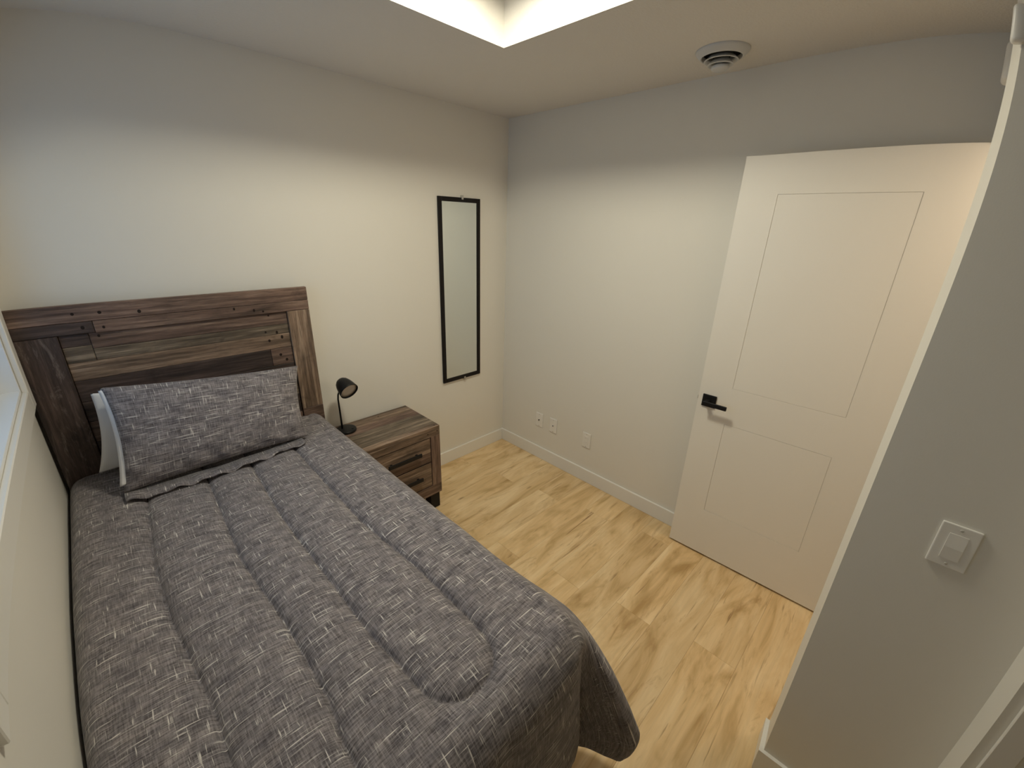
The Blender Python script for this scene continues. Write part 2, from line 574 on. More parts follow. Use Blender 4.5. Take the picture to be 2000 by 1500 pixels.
dbox('core', 0.001, 0.761, 0.0025, 0.0335, DZ0 + 0.001, DZ1 - 0.001, DOORP, door)
for d0, d1 in ((0.0, 0.006), (0.030, 0.036)):
    dbox('stile', 0.0, 0.153, d0, d1, DZ0, DZ1, DOORP, door)
    dbox('stile', 0.615, 0.762, d0, d1, DZ0, DZ1, DOORP, door)
    for ra, rb in ((DZ0, 0.300), (0.838, 1.033), (1.922, DZ1)):
        dbox('rail', 0.153, 0.615, d0, d1, ra, rb, DOORP, door)
    i0, i1 = (d0 + 0.0006, d1) if d0 == 0 else (d0, d1 - 0.0006)
    for ra, rb in ((0.300, 0.838), (1.033, 1.922)):
        dbox('panel', 0.153 + G, 0.615 - G, i0, i1, ra + G, rb - G, DOORP, door, 0.0008)
dbox('edge_strip', 0.0, 0.001, 0.006, 0.030, DZ0, DZ1, DOORP, door)
for side in (-1, 1):
    f0 = (-0.009, 0.0) if side < 0 else (0.036, 0.045)
    ro = dbox('handle', 0.024, 0.093, f0[0], f0[1], 0.905, 0.972, BLACK, door, 0.003, 2)
    if side < 0:
        dbox('neck', 0.046, 0.066, -0.050, -0.009, 0.929, 0.949, BLACK, ro, 0.003, 2)
        dbox('lever', 0.044, 0.160, -0.060, -0.048, 0.928, 0.950, BLACK, ro, 0.003, 2)
    else:
        dbox('neck', 0.046, 0.066, 0.045, 0.086, 0.929, 0.949, BLACK, ro, 0.003, 2)
        dbox('lever', 0.044, 0.160, 0.066, 0.076, 0.928, 0.950, BLACK, ro, 0.003, 2)
dbox('latch_bolt', -0.008, 0.0, 0.014, 0.024, 0.928, 0.950, STEEL, door, 0.002)
for z in (0.25, 1.05, 1.82):
    dbox('hinge', 0.760, 0.770, 0.032, 0.042, z, z + 0.09, BLACK, door, 0.002)
door.rotation_euler = (0, 0, DA)

# ------------------------------------------------------------------ lamp in the tray
LP = Vector((-1.235, -1.225, H + TH))
cl = thing('ceiling_light', LP, 'round flush ceiling lamp in the raised tray, out of view above', 'ceiling light')
lathe_obj('base_plate', [(0, 0), (0.165, 0), (0.165, -0.042), (0.158, -0.042), (0.158, -0.012), (0.0, -0.012)], TRIM, cl, LP)  # unseen rim lip, added to keep lamp light off the tray sides
lathe_obj('glow_disc', [(0.150, -0.013), (0.148, -0.017), (0.120, -0.019), (0.06, -0.021), (0, -0.0215)], GLOW, cl, LP)

# ------------------------------------------------------------------ air vent
VC = Vector((-0.272, -1.492, H))
ven = thing('air_vent', VC, 'round white ceiling air vent with stepped rings', 'air vent')
lathe_obj('rim', [(0.100, 0.0), (0.101, -0.003), (0.097, -0.008), (0.082, -0.023), (0.078, -0.025), (0.075, -0.022), (0.0735, 0.0)], VENTW, ven, VC, 56)
lathe_obj('throat', [(0.0695, -0.0005), (0.0695, -0.010), (0.067, -0.010), (0.067, -0.0012), (0.0, -0.0012)], DARK, ven, VC, 48)
lathe_obj('ring', [(0.064, -0.034), (0.060, -0.036), (0.040, -0.016), (0.044, -0.014), (0.064, -0.034)], VENTW, ven, VC, 48)
lathe_obj('ring', [(0.049, -0.048), (0.045, -0.050), (0.026, -0.028), (0.030, -0.026), (0.049, -0.048)], VENTW, ven, VC, 48)
lathe_obj('core_disc', [(0.0, -0.004), (0.012, -0.004), (0.012, -0.046), (0.033, -0.052), (0.033, -0.060), (0.027, -0.066), (0.0, -0.068)], VENTW, ven, VC, 40)

# ------------------------------------------------------------------ rounded sensor boxes above the doorway
def sensor(loc, size, label, slot):
    s = thing('door_sensor', loc, label, 'sensor')
    lo = [l - h / 2 for l, h in zip(loc, size)]
    hi = [l + h / 2 for l, h in zip(loc, size)]
    box('housing', lo, hi, PLAST, s, min(size) * 0.3, 4, smooth=True)
    return s
s1 = sensor((-0.42, -2.370, 2.235), (0.085, 0.050, 0.105), 'white rounded sensor box on the wall above the doorway', True)
box('slot', (-0.455, -2.369, 2.240), (-0.4635, -2.3665, 2.275), DARK, s1)
s2 = sensor((XP - 0.004, -2.360, 2.157), (0.030, 0.030, 0.072), 'small white sensor piece at the top of the partition end', False)

# ------------------------------------------------------------------ wall plates
def wall_plate(yc, label, jack):
    w, h, zc = 0.072, 0.118, 0.333
    p = thing('wall_plate', (0, yc, zc - h / 2), label, 'outlet', None)
    box('cover', (-0.006, yc - w / 2, zc - h / 2), (0, yc + w / 2, zc + h / 2), PLAST, p, 0.004, 2)
    for sz in (-1, 1):
        lathe_obj('screw', [(0, 0.001), (0.003, 0.001), (0.0035, 0)], SCREWM, p, (-0.006, yc, zc + sz * 0.048), 12, (-1, 0, 0))
    if jack == 'coax':
        lathe_obj('jack', [(0, 0.006), (0.0035, 0.007), (0.0045, 0.006), (0.0045, 0)], DARK, p, (-0.006, yc, zc), 14, (-1, 0, 0))
    elif jack == 'data':
        j = box('jack', (-0.008, yc - 0.010, zc - 0.012), (-0.006, yc + 0.010, zc + 0.012), PLAST, p, 0.001)
        box('jack_opening', (-0.0085, yc - 0.004, zc - 0.005), (-0.008, yc + 0.004, zc + 0.004), DARK, j)
    else:
        j = box('receptacle', (-0.008, yc - 0.0165, zc - 0.033), (-0.006, yc + 0.0165, zc + 0.033), PLAST, p, 0.001)
        for dz in (0.016, -0.016):
            for dy in (-0.0055, 0.0055):
                box('slot', (-0.0083, yc + dy - 0.0008, zc + dz - 0.004), (-0.008, yc + dy + 0.0008, zc + dz + 0.004), SCREWM, j)
    return p
wall_plate(-0.422, 'white wall plate with one dark coax jack, closest to the room corner', 'coax')
wall_plate(-0.564, 'white wall plate with a small data jack, between the other two plates', 'data')
wall_plate(-0.873, 'white power outlet plate set apart from the two jack plates', 'power')

# light switch on the partition
sy, sz = -2.5385, 1.107
swt = thing('light_switch', (XP, sy, sz - 0.057), 'white rocker light switch on the shaded partition wall', 'light switch')
box('switch_plate', (XP - 0.006, sy - 0.035, sz - 0.057), (XP, sy + 0.035, sz + 0.057), PLAST, swt, 0.0025, 2)
bm = bmesh.new()
w, h = 0.0165, 0.0335
prof = [(-h, 0.0078), (-0.002, 0.0092), (h, 0.0070)]
for sgn in (1,):
    vsx = []
    for zz, d in prof:
        vsx.append([bm.verts.new((XP - d, sy + s * w, sz + zz)) for s in (-1, 1)])
    bot = [[bm.verts.new((XP - 0.006, sy + s * w, sz + zz)) for s in (-1, 1)] for zz, d in prof]
    for i in range(2):
        bm.faces.new((vsx[i][0], vsx[i][1], vsx[i + 1][1], vsx[i + 1][0]))
        for s in (0, 1):
            bm.faces.new((vsx[i][s], vsx[i + 1][s], bot[i + 1][s], bot[i][s]))
    bm.faces.new((vsx[0][0], vsx[0][1], bot[0][1], bot[0][0]))
    bm.faces.new((vsx[2][0], vsx[2][1], bot[2][1], bot[2][0]))
link('rocker', bm_mesh(bm, 'rocker'), PLAST, swt)
for s in (-1, 1):
    lathe_obj('screw', [(0, 0.0012), (0.003, 0.001), (0.0035, 0)], SCREWM, swt, (XP - 0.006, sy, sz + s * 0.0465), 12, (-1, 0, 0))

# ------------------------------------------------------------------ mirror
mx0, mx1, mz0, mz1 = -0.6137, -0.2676, 0.672, 1.9227
mir = thing('wall_mirror', ((mx0 + mx1) / 2, 0, mz0), 'tall narrow wall mirror in a thin black frame', 'mirror')
fw, fd = 0.028, -0.016
box('frame_side', (mx0, fd, mz0), (mx0 + fw, -0.001, mz1), BLACKF, mir, 0.002)
box('frame_side', (mx1 - fw, fd, mz0), (mx1, -0.001, mz1), BLACKF, mir, 0.002)
box('frame_rail', (mx0 + fw, fd, mz0), (mx1 - fw, -0.001, mz0 + fw), BLACKF, mir, 0.002)
box('frame_rail', (mx0 + fw, fd, mz1 - fw), (mx1 - fw, -0.001, mz1), BLACKF, mir, 0.002)
box('glass', (mx0 + fw, -0.010, mz0 + fw), (mx1 - fw, -0.002, mz1 - fw), MIRROR, mir)
xm = (mx0 + mx1) / 2 + 0.02
for z, d in ((mz1, 1), (mz0, -1)):
    c_ = box('mirror_clip', (xm - 0.008, -0.019, z - 0.012 * d), (xm + 0.008, 0, z + 0.014 * d), STEEL, mir, 0.002)
    c_['label'] = 'clear metal clip'

# ------------------------------------------------------------------ bed
BX0, BX1 = -2.536, -1.497
HF, HB = -0.085, -0.028      # headboard front and back
bed = thing('bed', ((BX0 + BX1) / 2, -1.0, 0), 'single bed with a brown reclaimed-plank headboard', 'bed')
hb = box('headboard', (BX0 + 0.004, HF + 0.022, 0.10), (BX1 - 0.004, HB, 1.438), WOOD_DRK, bed)
def board(x0, x1, z0_, z1_, y_front, material, par=None, nm='board'):
    return box(nm, (x0 + 0.0006, y_front, z0_ + 0.0006), (x1 - 0.0006, HF + 0.024, z1_ - 0.0006), material, par or hb, 0.0016)
FR = HF                # frame face
PN = HF + 0.012        # recessed panel face
board(BX0, BX1, 1.380, 1.446, FR, WOOD_MID)
board(BX0, -2.306, 1.335, 1.380, FR, WOOD_DRK)
board(-2.306, BX1, 1.332, 1.380, FR, WOOD_MID)
board(BX0, -2.413, 0.10, 1.335, FR, WOOD_WORN_V)
board(-1.606, BX1, 0.795, 1.332, FR, WOOD_LGT_V)
board(-1.606, BX1, 0.10, 0.795, FR, WOOD_MID)
PX0, PX1 = -2.413, -1.606
board(PX0, -2.328, 1.286, 1.335, PN, WOOD_DRK)
board(-2.328, PX1, 1.270, 1.335, PN, WOOD_MID)
board(PX0, -2.328, 1.222, 1.286, PN, WOOD_GRY)
board(-2.328, PX1, 1.222, 1.270, PN, WOOD_GRY)
board(PX0, PX1, 1.150, 1.222, PN, WOOD_LGT)
board(PX0, -1.708, 1.062, 1.150, PN, WOOD_DRK)
board(-1.708, PX1, 1.062, 1.150, PN, WOOD_MID)
board(PX0, PX1, 0.975, 1.062, PN, WOOD_DRK)
board(PX0, -2.05, 0.885, 0.975, PN, WOOD_MID)
board(-2.05, PX1, 0.885, 0.975, PN, WOOD_GRY)
board(PX0, PX1, 0.780, 0.885, PN, WOOD_DRK)
board(PX0, PX1, 0.60, 0.780, PN, WOOD_MID)
for nx_, nz_, ny_ in ((-2.353, 1.412, FR), (-2.277, 1.410, FR), (-2.337, 1.358, FR), (-2.278, 1.352, FR), (-2.300, 1.318, PN),
                      (-1.690, 1.320, PN), (-1.665, 1.232, PN), (-1.715, 1.240, PN), (-1.645, 1.205, PN), (-1.705, 1.195, PN),
                      (-1.665, 1.115, PN), (-1.640, 1.085, PN), (-1.712, 1.345, FR), (-1.75, 1.354, FR), (-1.83, 1.37, FR), (-2.16, 1.40, FR)):
    bm = bmesh.new()
    rr = random.uniform(0.0042, 0.0068)
    lathe(bm, [(0, 0.0006), (rr, 0.0006), (rr * 1.1, -0.002)], 10)
    bm.transform(Matrix.Translation((nx_, ny_, nz_)) @ Vector((0, -1, 0)).to_track_quat('Z', 'Y').to_matrix().to_4x4() @ Matrix.Diagonal((1, random.uniform(1, 1.6), 1, 1)))
    link('nail_hole', bm_mesh(bm, 'nail_hole'), NAIL, hb, (nx_, ny_, nz_))
for x0 in (BX0 + 0.002, BX1 - 0.072):
    box('leg', (x0, HF + 0.024, 0), (x0 + 0.07, HB, 0.10), WOOD_DRK, bed, 0.002)
# frame
box('side_rail', (-2.516, -1.93, 0.20), (-2.494, HF, 0.36), WOOD_DRK_Y, bed, 0.002)
box('side_rail', (-1.552, -1.93, 0.20), (-1.530, HF, 0.36), WOOD_DRK_Y, bed, 0.002)
box('foot_rail', (-2.494, -1.905, 0.20), (-1.552, -1.883, 0.36), WOOD_DRK, bed, 0.002)
for x0 in (-2.494, -1.602):
    box('leg', (x0, -1.883, 0), (x0 + 0.05, -1.833, 0.36), WOOD_DRK, bed, 0.002)
for k in range(9):
    yy = -0.20 - k * 0.2
    box('slat', (-2.494, yy - 0.035, 0.30), (-1.552, yy + 0.035, 0.32), WOOD_LGT, bed)
box('mattress', (-2.495, -1.885, 0.37), (-1.545, HF - 0.004, 0.685), MATTR, bed, 0.05, 4, smooth=True)

# ------------------------------------------------------------------ comforter
ZT = 0.735
def polyline(pts, n=160):
    p = np.array(pts, float)
    d = np.concatenate([[0], np.cumsum(np.hypot(*np.diff(p, axis=0).T))])
    t = np.linspace(0, d[-1], n)
    q = np.stack([np.interp(t, d, p[:, 0]), np.interp(t, d, p[:, 1])], 1)
    for _ in range(6):
        q[1:-1] = 0.25 * q[:-2] + 0.5 * q[1:-1] + 0.25 * q[2:]
    return q
def u_loop(left, right, xc, yb, rad):
    arc = [(xc + rad * math.cos(a), yb + rad * math.sin(a)) for a in np.linspace(math.pi, 2 * math.pi, 24)]
    return left + arc + right
stitches = [
    polyline(u_loop([(-1.955, -0.02), (-1.954, -0.41), (-1.974, -0.84), (-1.969, -1.19), (-1.963, -1.52), (-1.950, -1.66)],
                    [(-1.740, -1.66), (-1.744, -1.43), (-1.772, -1.07), (-1.765, -0.43), (-1.765, -0.02)], -1.845, -1.735, 0.102), 420),
    polyline(u_loop([(-2.315, -0.02), (-2.314, -0.38), (-2.341, -0.84), (-2.336, -1.10), (-2.303, -1.47), (-2.305, -1.68)],
                    [(-2.125, -1.72), (-2.110, -1.61), (-2.114, -1.35), (-2.139, -1.00), (-2.119, -0.42), (-2.119, -0.02)], -2.215, -1.82, 0.092), 420),
    polyline([(-2.492, -0.02), (-2.494, -0.55), (-2.488, -1.16), (-2.477, -1.46), (-2.474, -1.80), (-2.46, -2.05), (-2.30, -2.16), (-1.80, -2.16), (-1.62, -2.10), (-1.575, -1.95), (-1.585, -1.54), (-1.607, -1.35), (-1.600, -0.90), (-1.590, -0.02)], 500),
]
def stitch_dist(uv, SP):
    out = np.full(len(uv), 9.0)
    near = (uv[:, 0] > SP[:, 0].min() - 0.2) & (uv[:, 0] < SP[:, 0].max() + 0.2) & (uv[:, 1] > SP[:, 1].min() - 0.2)
    ii = np.nonzero(near)[0]
    for i in range(0, len(ii), 4000):
        d = uv[ii[i:i + 4000], None, :] - SP[None]
        out[ii[i:i + 4000]] = np.sqrt((d ** 2).sum(2).min(1))
    return out
def vnoise(x, y, s, seed):
    r = np.random.RandomState(seed)
    a = np.zeros_like(x)
    for k in range(7):
        th = r.uniform(0, 2 * np.pi)
        f = s * r.uniform(0.6, 1.6)
        a += np.sin((x * np.cos(th) + y * np.sin(th)) * f + r.uniform(0, 6.28))
    return a / 7

EX0, EX1, EY0, EY1 = -2.478, -1.572, -1.872, HF - 0.004    # flat top before the rounded edge
RE = 0.062
st = 0.0042
nx = int(round((EX1 - EX0) / st)) + 1
ny = int(round((EY1 - EY0) / st)) + 1
gx = np.linspace(EX0, EX1, nx)
gy = np.linspace(EY1, EY0, ny)
X, Yg = np.meshgrid(gx, gy)          # rows run from head to foot
RC = 0.055
for sx_, xe in ((-1, EX0), (1, EX1)):
    a = np.clip((sx_ * (X - xe) + RC) / RC, 0, 1)
    c = np.clip((-(Yg - EY0) + RC) / RC, 0, 1)
    mk = (a > 0) & (c > 0)
    a2 = a * np.sqrt(1 - c * c / 2)
    c2 = c * np.sqrt(1 - a * a / 2)
    X = np.where(mk, xe - sx_ * RC + sx_ * RC * a2, X)
    Yg = np.where(mk, EY0 + RC - RC * c2, Yg)
top = np.stack([X.ravel(), Yg.ravel(), np.full(X.size, ZT)], 1)
# boundary loop: left side head->foot, foot left->right, right side foot->head
idx = np.arange(nx * ny).reshape(ny, nx)
loop = list(idx[:, 0]) + list(idx[-1, 1:]) + list(idx[-2::-1, -1])
P0 = top[loop][:, :2]
tang = np.gradient(P0, axis=0)
for _ in range(3):
    tang[1:-1] = 0.25 * tang[:-2] + 0.5 * tang[1:-1] + 0.25 * tang[2:]
tang /= np.linalg.norm(tang, axis=1)[:, None]
nrm = np.stack([tang[:, 1], -tang[:, 0]], 1)       # outward: left side goes -y, so outward is -x
nrm = np.where((nrm[:, :1] * (P0[:, :1] - (EX0 + EX1) / 2) + nrm[:, 1:] * (P0[:, 1:] - (EY0 + EY1) / 2)) < 0, -nrm, nrm)
s_arc = np.concatenate([[0], np.cumsum(np.hypot(*np.diff(P0, axis=0).T))])
corner_i = int(np.argmax(P0[:, 0] - P0[:, 1]))
sig = s_arc - s_arc[corner_i]
# how the surplus cloth stands out at the right foot corner: plan of the hem there
tab = np.array([(-0.075, -1.572, -1.948), (-0.045, -1.535, -1.940), (-0.025, -1.524, -1.905), (-0.008, -1.512, -1.880), (0.012, -1.485, -1.935),
                (0.030, -1.462, -2.010), (0.050, -1.430, -2.062), (0.072, -1.386, -2.062), (0.095, -1.360, -2.010), (0.15, -1.385, -1.900), (0.22, -1.445, -1.790)])
B0 = P0 + nrm * RE
def ear_offset(sg):
    bx, by = np.interp(sg, sig, B0[:, 0]), np.interp(sg, sig, B0[:, 1])
    return bx, by
kn = [(-0.26, 0.0, 0.0), (-0.14, 0.0, -0.012)]
for sg, tx, ty in tab:
    bx, by = ear_offset(sg)
    kn.append((sg, tx - bx, ty - by))
kn += [(0.33, 0.0, 0.0), (0.42, 0.0, 0.0)]
kn = np.array(kn)
fine = np.linspace(-0.26, 0.42, 700)
ex = np.interp(fine, kn[:, 0], kn[:, 1])
ey = np.interp(fine, kn[:, 0], kn[:, 2])
ker = np.hanning(21)
ker /= ker.sum()
ex = np.convolve(np.pad(ex, 10, 'edge'), ker, 'valid')
ey = np.convolve(np.pad(ey, 10, 'edge'), ker, 'valid')
EXs, EYs = np.interp(sig, fine, ex, 0, 0), np.interp(sig, fine, ey, 0, 0)
is_left = P0[:, 0] < EX0 + 0.03
foot_w = np.clip((EY0 + 0.10 - P0[:, 1]) / 0.08, 0, 1)
rings, uvs = [], []
arc = np.linspace(0, math.pi / 2, 12)[1:]
drop = np.concatenate([RE * (1 - np.cos(arc)), RE + np.arange(0.007, 0.478, 0.007)])
outw = np.concatenate([RE * np.sin(arc), np.full(len(drop) - len(arc), RE)])
clen = np.concatenate([RE * arc, RE * math.pi / 2 + (drop[len(arc):] - RE)])
ZHEM = ZT - drop[-1]
for d, ow, cl_ in zip(drop, outw, clen):
    z = ZT - d
    wgt = np.clip((0.705 - z) / 0.42, 0, 1) ** 0.62 * (1 - 0.10 * np.clip((0.27 - z) / 0.08, 0, 1) ** 2)
    fl = np.clip(d / 0.45, 0, 1)
    fold = (0.012 * np.sin(s_arc * 31) + 0.007 * np.sin(s_arc * 57 + 1.0)) * fl * foot_w
    flare = 0.01 * fl * foot_w
    q = P0 + nrm * (ow + fold + flare)[:, None]
    q = q + np.stack([EXs, EYs], 1) * wgt
    zz = np.full(len(P0), z)
    hemz = 0.012 * np.sin(s_arc * 9) * fl ** 2
    # left side stays clear of the wall
    q[:, 0] = np.maximum(q[:, 0], XL + 0.006 + 0.0 * q[:, 0])
    rings.append(np.column_stack([q, zz + hemz]))
    uvs.append(P0 + nrm * cl_)
# rolled hem
def ring_normal(q):
    t_ = np.gradient(q, axis=0)
    for _ in range(4):
        t_[1:-1] = 0.25 * t_[:-2] + 0.5 * t_[1:-1] + 0.25 * t_[2:]
    t_ /= np.linalg.norm(t_, axis=1)[:, None] + 1e-9
    n_ = np.stack([t_[:, 1], -t_[:, 0]], 1)
    return n_ * np.sign((n_[20] * nrm[20]).sum())
last = rings[-1]
cenv = ring_normal(last[:, :2]) * -1
for k, (i_, dz) in enumerate(((0.002, -0.008), (0.007, -0.015), (0.014, -0.020), (0.021, -0.020), (0.028, -0.015), (0.032, -0.006), (0.034, 0.006))):
    r_ = last.copy()
    r_[:, :2] += cenv * i_
    r_[:, 2] += dz
    r_[:, 0] = np.maximum(r_[:, 0], XL + 0.008)
    rings.append(r_)
    uvs.append(uvs[-1] + nrm * 0.008)
verts = np.concatenate([top] + rings)
uvv = np.concatenate([top[:, :2]] + uvs)
nl = len(loop)
nt_ = len(top)
# smooth normals by finite differences for the padding
dist = np.minimum(stitch_dist(uvv, stitches[0]), stitch_dist(uvv, stitches[1]))
dist_b = stitch_dist(uvv, stitches[2])
pad = 0.021 * (1 - np.exp(-dist / 0.024)) - 0.008 * np.exp(-(dist / 0.0050) ** 2) - 0.005 * np.exp(-dist_b / 0.010)
pad += 0.0022 * vnoise(uvv[:, 0], uvv[:, 1], 34, 3) + 0.0045 * vnoise(uvv[:, 0], uvv[:, 1], 13, 5)
# puckers across the seams
pad += 0.0009 * np.sin(uvv[:, 1] * 95 + 3 * np.sin(uvv[:, 0] * 14)) * np.exp(-(dist / 0.028) ** 2)
verts[:nt_, 2] += pad[:nt_]
for k in range(len(rings)):
    sl = slice(nt_ + k * nl, nt_ + (k + 1) * nl)
    f = min(1.0, drop[k] / RE) if k < len(drop) else 1.0
    verts[sl, 2] += pad[sl] * (1 - f)
    lim = np.where(is_left, 0.15, 0.7) * f
    verts[sl, :2] += ring_normal(verts[sl, :2]) * (pad[sl] * lim)[:, None]
# the head end sinks under the pillows a little
faces = []
for r in range(ny - 1):
    for c in range(nx - 1):
        faces.append((int(idx[r, c]), int(idx[r, c + 1]), int(idx[r + 1, c + 1]), int(idx[r + 1, c])))
prev = list(map(int, loop))
for k in range(len(rings)):
    cur = list(range(nt_ + k * nl, nt_ + (k + 1) * nl))
    for i in range(nl - 1):
        faces.append((prev[i], prev[i + 1], cur[i + 1], cur[i]))
    prev = cur
me = bpy.data.meshes.new('comforter')
me.from_pydata(verts.tolist(), [], faces)
ul = me.uv_layers.new(name='cloth')
li = np.empty(len(me.loops), dtype=np.int32)
me.loops.foreach_get('vertex_index', li)
ul.data.foreach_set('uv', uvv[li].astype(np.float32).ravel())
bm = bmesh.new()
bm.from_mesh(me)
bmesh.ops.recalc_face_normals(bm, faces=bm.faces)
bm.to_mesh(me)
bm.free()
me.polygons.foreach_set('use_smooth', [True] * len(me.polygons))
comf = link('comforter', me, FABRIC, None, (-2.02, -1.0, ZHEM))
tag(comf, 'grey slub-weave quilted comforter spread over the bed', 'comforter')

# ------------------------------------------------------------------ pillows
def pillow(name, corners, thick, material, label=None, parent=None, n=70, seed=1, wr=0.006, uvscale=1.0, squash=0.42, uvoff=(0, 0)):
    """corners: BL, BR, TL, TR of the middle plane"""
    BL, BR, TL, TR = [np.array(c_, float) for c_ in corners]
    nrm_ = np.cross(BR - BL, TL - BL)
    nrm_ /= np.linalg.norm(nrm_)          # towards the room when BL->BR is +x and BL->TL is up
    u = np.linspace(-1, 1, n)
    U, V = np.meshgrid(u, u)
    pw = 1.0
    prof = (1 - np.abs(U) ** 2.6) ** squash * (1 - np.abs(V) ** 2.4) ** squash
    # sides drawn in between the corners
    Ud = U * (1 - 0.055 * (1 - V ** 2) * np.abs(U) ** 2)
    Vd = V * (1 - 0.050 * (1 - U ** 2) * np.abs(V) ** 2)
    a, c = (Ud + 1) / 2, (Vd + 1) / 2
    base = ((1 - a) * (1 - c))[..., None] * BL + (a * (1 - c))[..., None] * BR + ((1 - a) * c)[..., None] * TL + (a * c)[..., None] * TR
    W, Hh = np.linalg.norm(BR - BL), np.linalg.norm(TL - BL)
    wu, wv = U * W / 2, V * Hh / 2
    ripple = wr * (0.8 * vnoise(wu, wv, 30, seed) + 0.5 * vnoise(wu, wv, 70, seed + 1))
    edge = np.clip(1 - np.minimum(1 - np.abs(U), 1 - np.abs(V)) / 0.35, 0, 1)
    low = np.clip((-V - 0.35) / 0.5, 0, 1)
    ripple = ripple * (0.4 + edge) + wr * 0.8 * low * np.sin(wu * 55 + wv * 60 + 2 * np.sin(wu * 13)) * np.clip((1 - np.abs(V)) * 6, 0, 1)
    fr = base + nrm_ * (prof * thick / 2 + ripple * np.clip(prof * 3, 0, 1))[..., None]
    bk = base - nrm_ * (prof * thick / 2)[..., None]
    vv = np.concatenate([fr.reshape(-1, 3), bk.reshape(-1, 3)])
    uvp = np.concatenate([np.stack([wu.ravel(), wv.ravel()], 1)] * 2) * uvscale + np.array(uvoff)
    fc = []
    nn = n * n
    for r in range(n - 1):
        for c_ in range(n - 1):
            i = r * n + c_
            fc.append((i, i + 1, i + n + 1, i + n))
            fc.append((nn + i, nn + i + n, nn + i + n + 1, nn + i + 1))
    ring = [r for r in range(n)] + [r * n + n - 1 for r in range(1, n)] + [(n - 1) * n + c_ for c_ in range(n - 2, -1, -1)] + [r * n for r in range(n - 2, 0, -1)]
    for i, j in zip(ring, ring[1:] + ring[:1]):
        fc.append((i, nn + i, nn + j, j))
    me = bpy.data.meshes.new(name)
    me.from_pydata(vv.tolist(), [], fc)
    ul = me.uv_layers.new(name='cloth')
    li = np.empty(len(me.loops), dtype=np.int32)
    me.loops.foreach_get('vertex_index', li)
    ul.data.foreach_set('uv', uvp[li].astype(np.float32).ravel())
    bm = bmesh.new()
    bm.from_mesh(me)
    bmesh.ops.remove_doubles(bm, verts=bm.verts, dist=1e-5)
    bmesh.ops.recalc_face_normals(bm, faces=bm.faces)
    bm.to_mesh(me)
    bm.free()
    me.polygons.foreach_set('use_smooth', [True] * len(me.polygons))
    return link(name, me, material, parent, BL.tolist())

wp = pillow('pillow', [(-2.434, -0.140, 0.775), (-1.74, -0.140, 0.775), (-2.378, -0.124, 1.108), (-1.76, -0.124, 1.04)], 0.052, LINEN, seed=9, wr=0.003)
tag(wp, 'plain white pillow leaning on the headboard behind the grey one', 'pillow')
sham = thing('sham_pillow', (-2.02, -0.36, 0.75), 'grey slub-weave pillow leaning against the headboard', 'pillow')
pillow('sham', [(-2.372, -0.375, 0.772), (-1.690, -0.365, 0.772), (-2.345, -0.205, 1.148), (-1.628, -0.185, 1.076)], 0.165, FABRIC, parent=sham, seed=4, uvoff=(5, 3))
ins = pillow('pillow_insert', [(-2.378, -0.368, 0.800), (-1.74, -0.365, 0.800), (-2.352, -0.210, 1.142), (-1.68, -0.190, 1.055)], 0.090, LINEN, parent=sham, seed=14, wr=0.003, squash=0.5)
ins['label'] = 'white pillow showing at the open end'
# flat hem along the sham's lower edge, lying on the comforter
bm = bmesh.new()
rows_ = []
nf = 60
for i in range(nf + 1):
    t = i / nf
    x = -2.372 + t * 0.655
    yo = -0.408 - 0.026 * math.sin(math.pi * min(1, t * 1.05)) + 0.003 * math.sin(t * 23)
    wv = 0.004 * math.sin(t * 31 + 1) + 0.003 * math.sin(t * 57)
    fw_ = 0.008 + 0.020 * (1 - t) ** 1.5
    sec = [(yo + 0.045, 0.772), (yo, 0.768 + wv), (yo - fw_, 0.766 + wv * 1.4), (yo - fw_ - 0.001, 0.761 + wv * 1.4), (yo, 0.762 + wv), (yo + 0.045, 0.766)]
    rows_.append([bm.verts.new((x, y_, z_)) for y_, z_ in sec])
uvl = bm.loops.layers.uv.new('cloth')
for a_, c_ in zip(rows_, rows_[1:]):
    for k in range(6):
        bm.faces.new((a_[k], a_[(k + 1) % 6], c_[(k + 1) % 6], c_[k]))
bm.faces.new(rows_[0])
bm.faces.new(rows_[-1])
for f_ in bm.faces:
    for lp in f_.loops:
        lp[uvl].uv = (lp.vert.co.x + 5, lp.vert.co.y + 9)
link('flange', bm_mesh(bm, 'flange', True), FABRIC, sham)

# ------------------------------------------------------------------ nightstand
NX0, NX1, NY0, NY1, NZ = -1.462, -0.943, -0.020, -0.412, 0.600
ns = thing('nightstand', ((NX0 + NX1) / 2, (NY0 + NY1) / 2, 0), 'two-drawer reclaimed-wood nightstand with black handles beside the bed', 'nightstand')
body = box('body', (NX0 + 0.006, NY1 + 0.012, 0.118), (NX1 - 0.006, NY0, NZ - 0.018), WOOD_DRK, ns)
box('side_panel', (NX1 - 0.008, NY1 + 0.010, 0.116), (NX1, NY0, NZ - 0.020), WOOD_DRK_Y, ns, 0.001)
box('side_panel', (NX0, NY1 + 0.010, 0.116), (NX0 + 0.008, NY0, NZ - 0.020), WOOD_DRK_Y, ns, 0.001)
ys = [NY0, -0.118, -0.196, -0.300, -0.366, NY1]
for (ya, yb_), mt in zip(zip(ys, ys[1:]), (WOOD_LGT, WOOD_MID, WOOD_GRY, WOOD_GRY, WOOD_LGT)):
    box('top_board', (NX0, yb_ + 0.0005, NZ - 0.020), (NX1, ya - 0.0005, NZ), mt, ns, 0.0012)
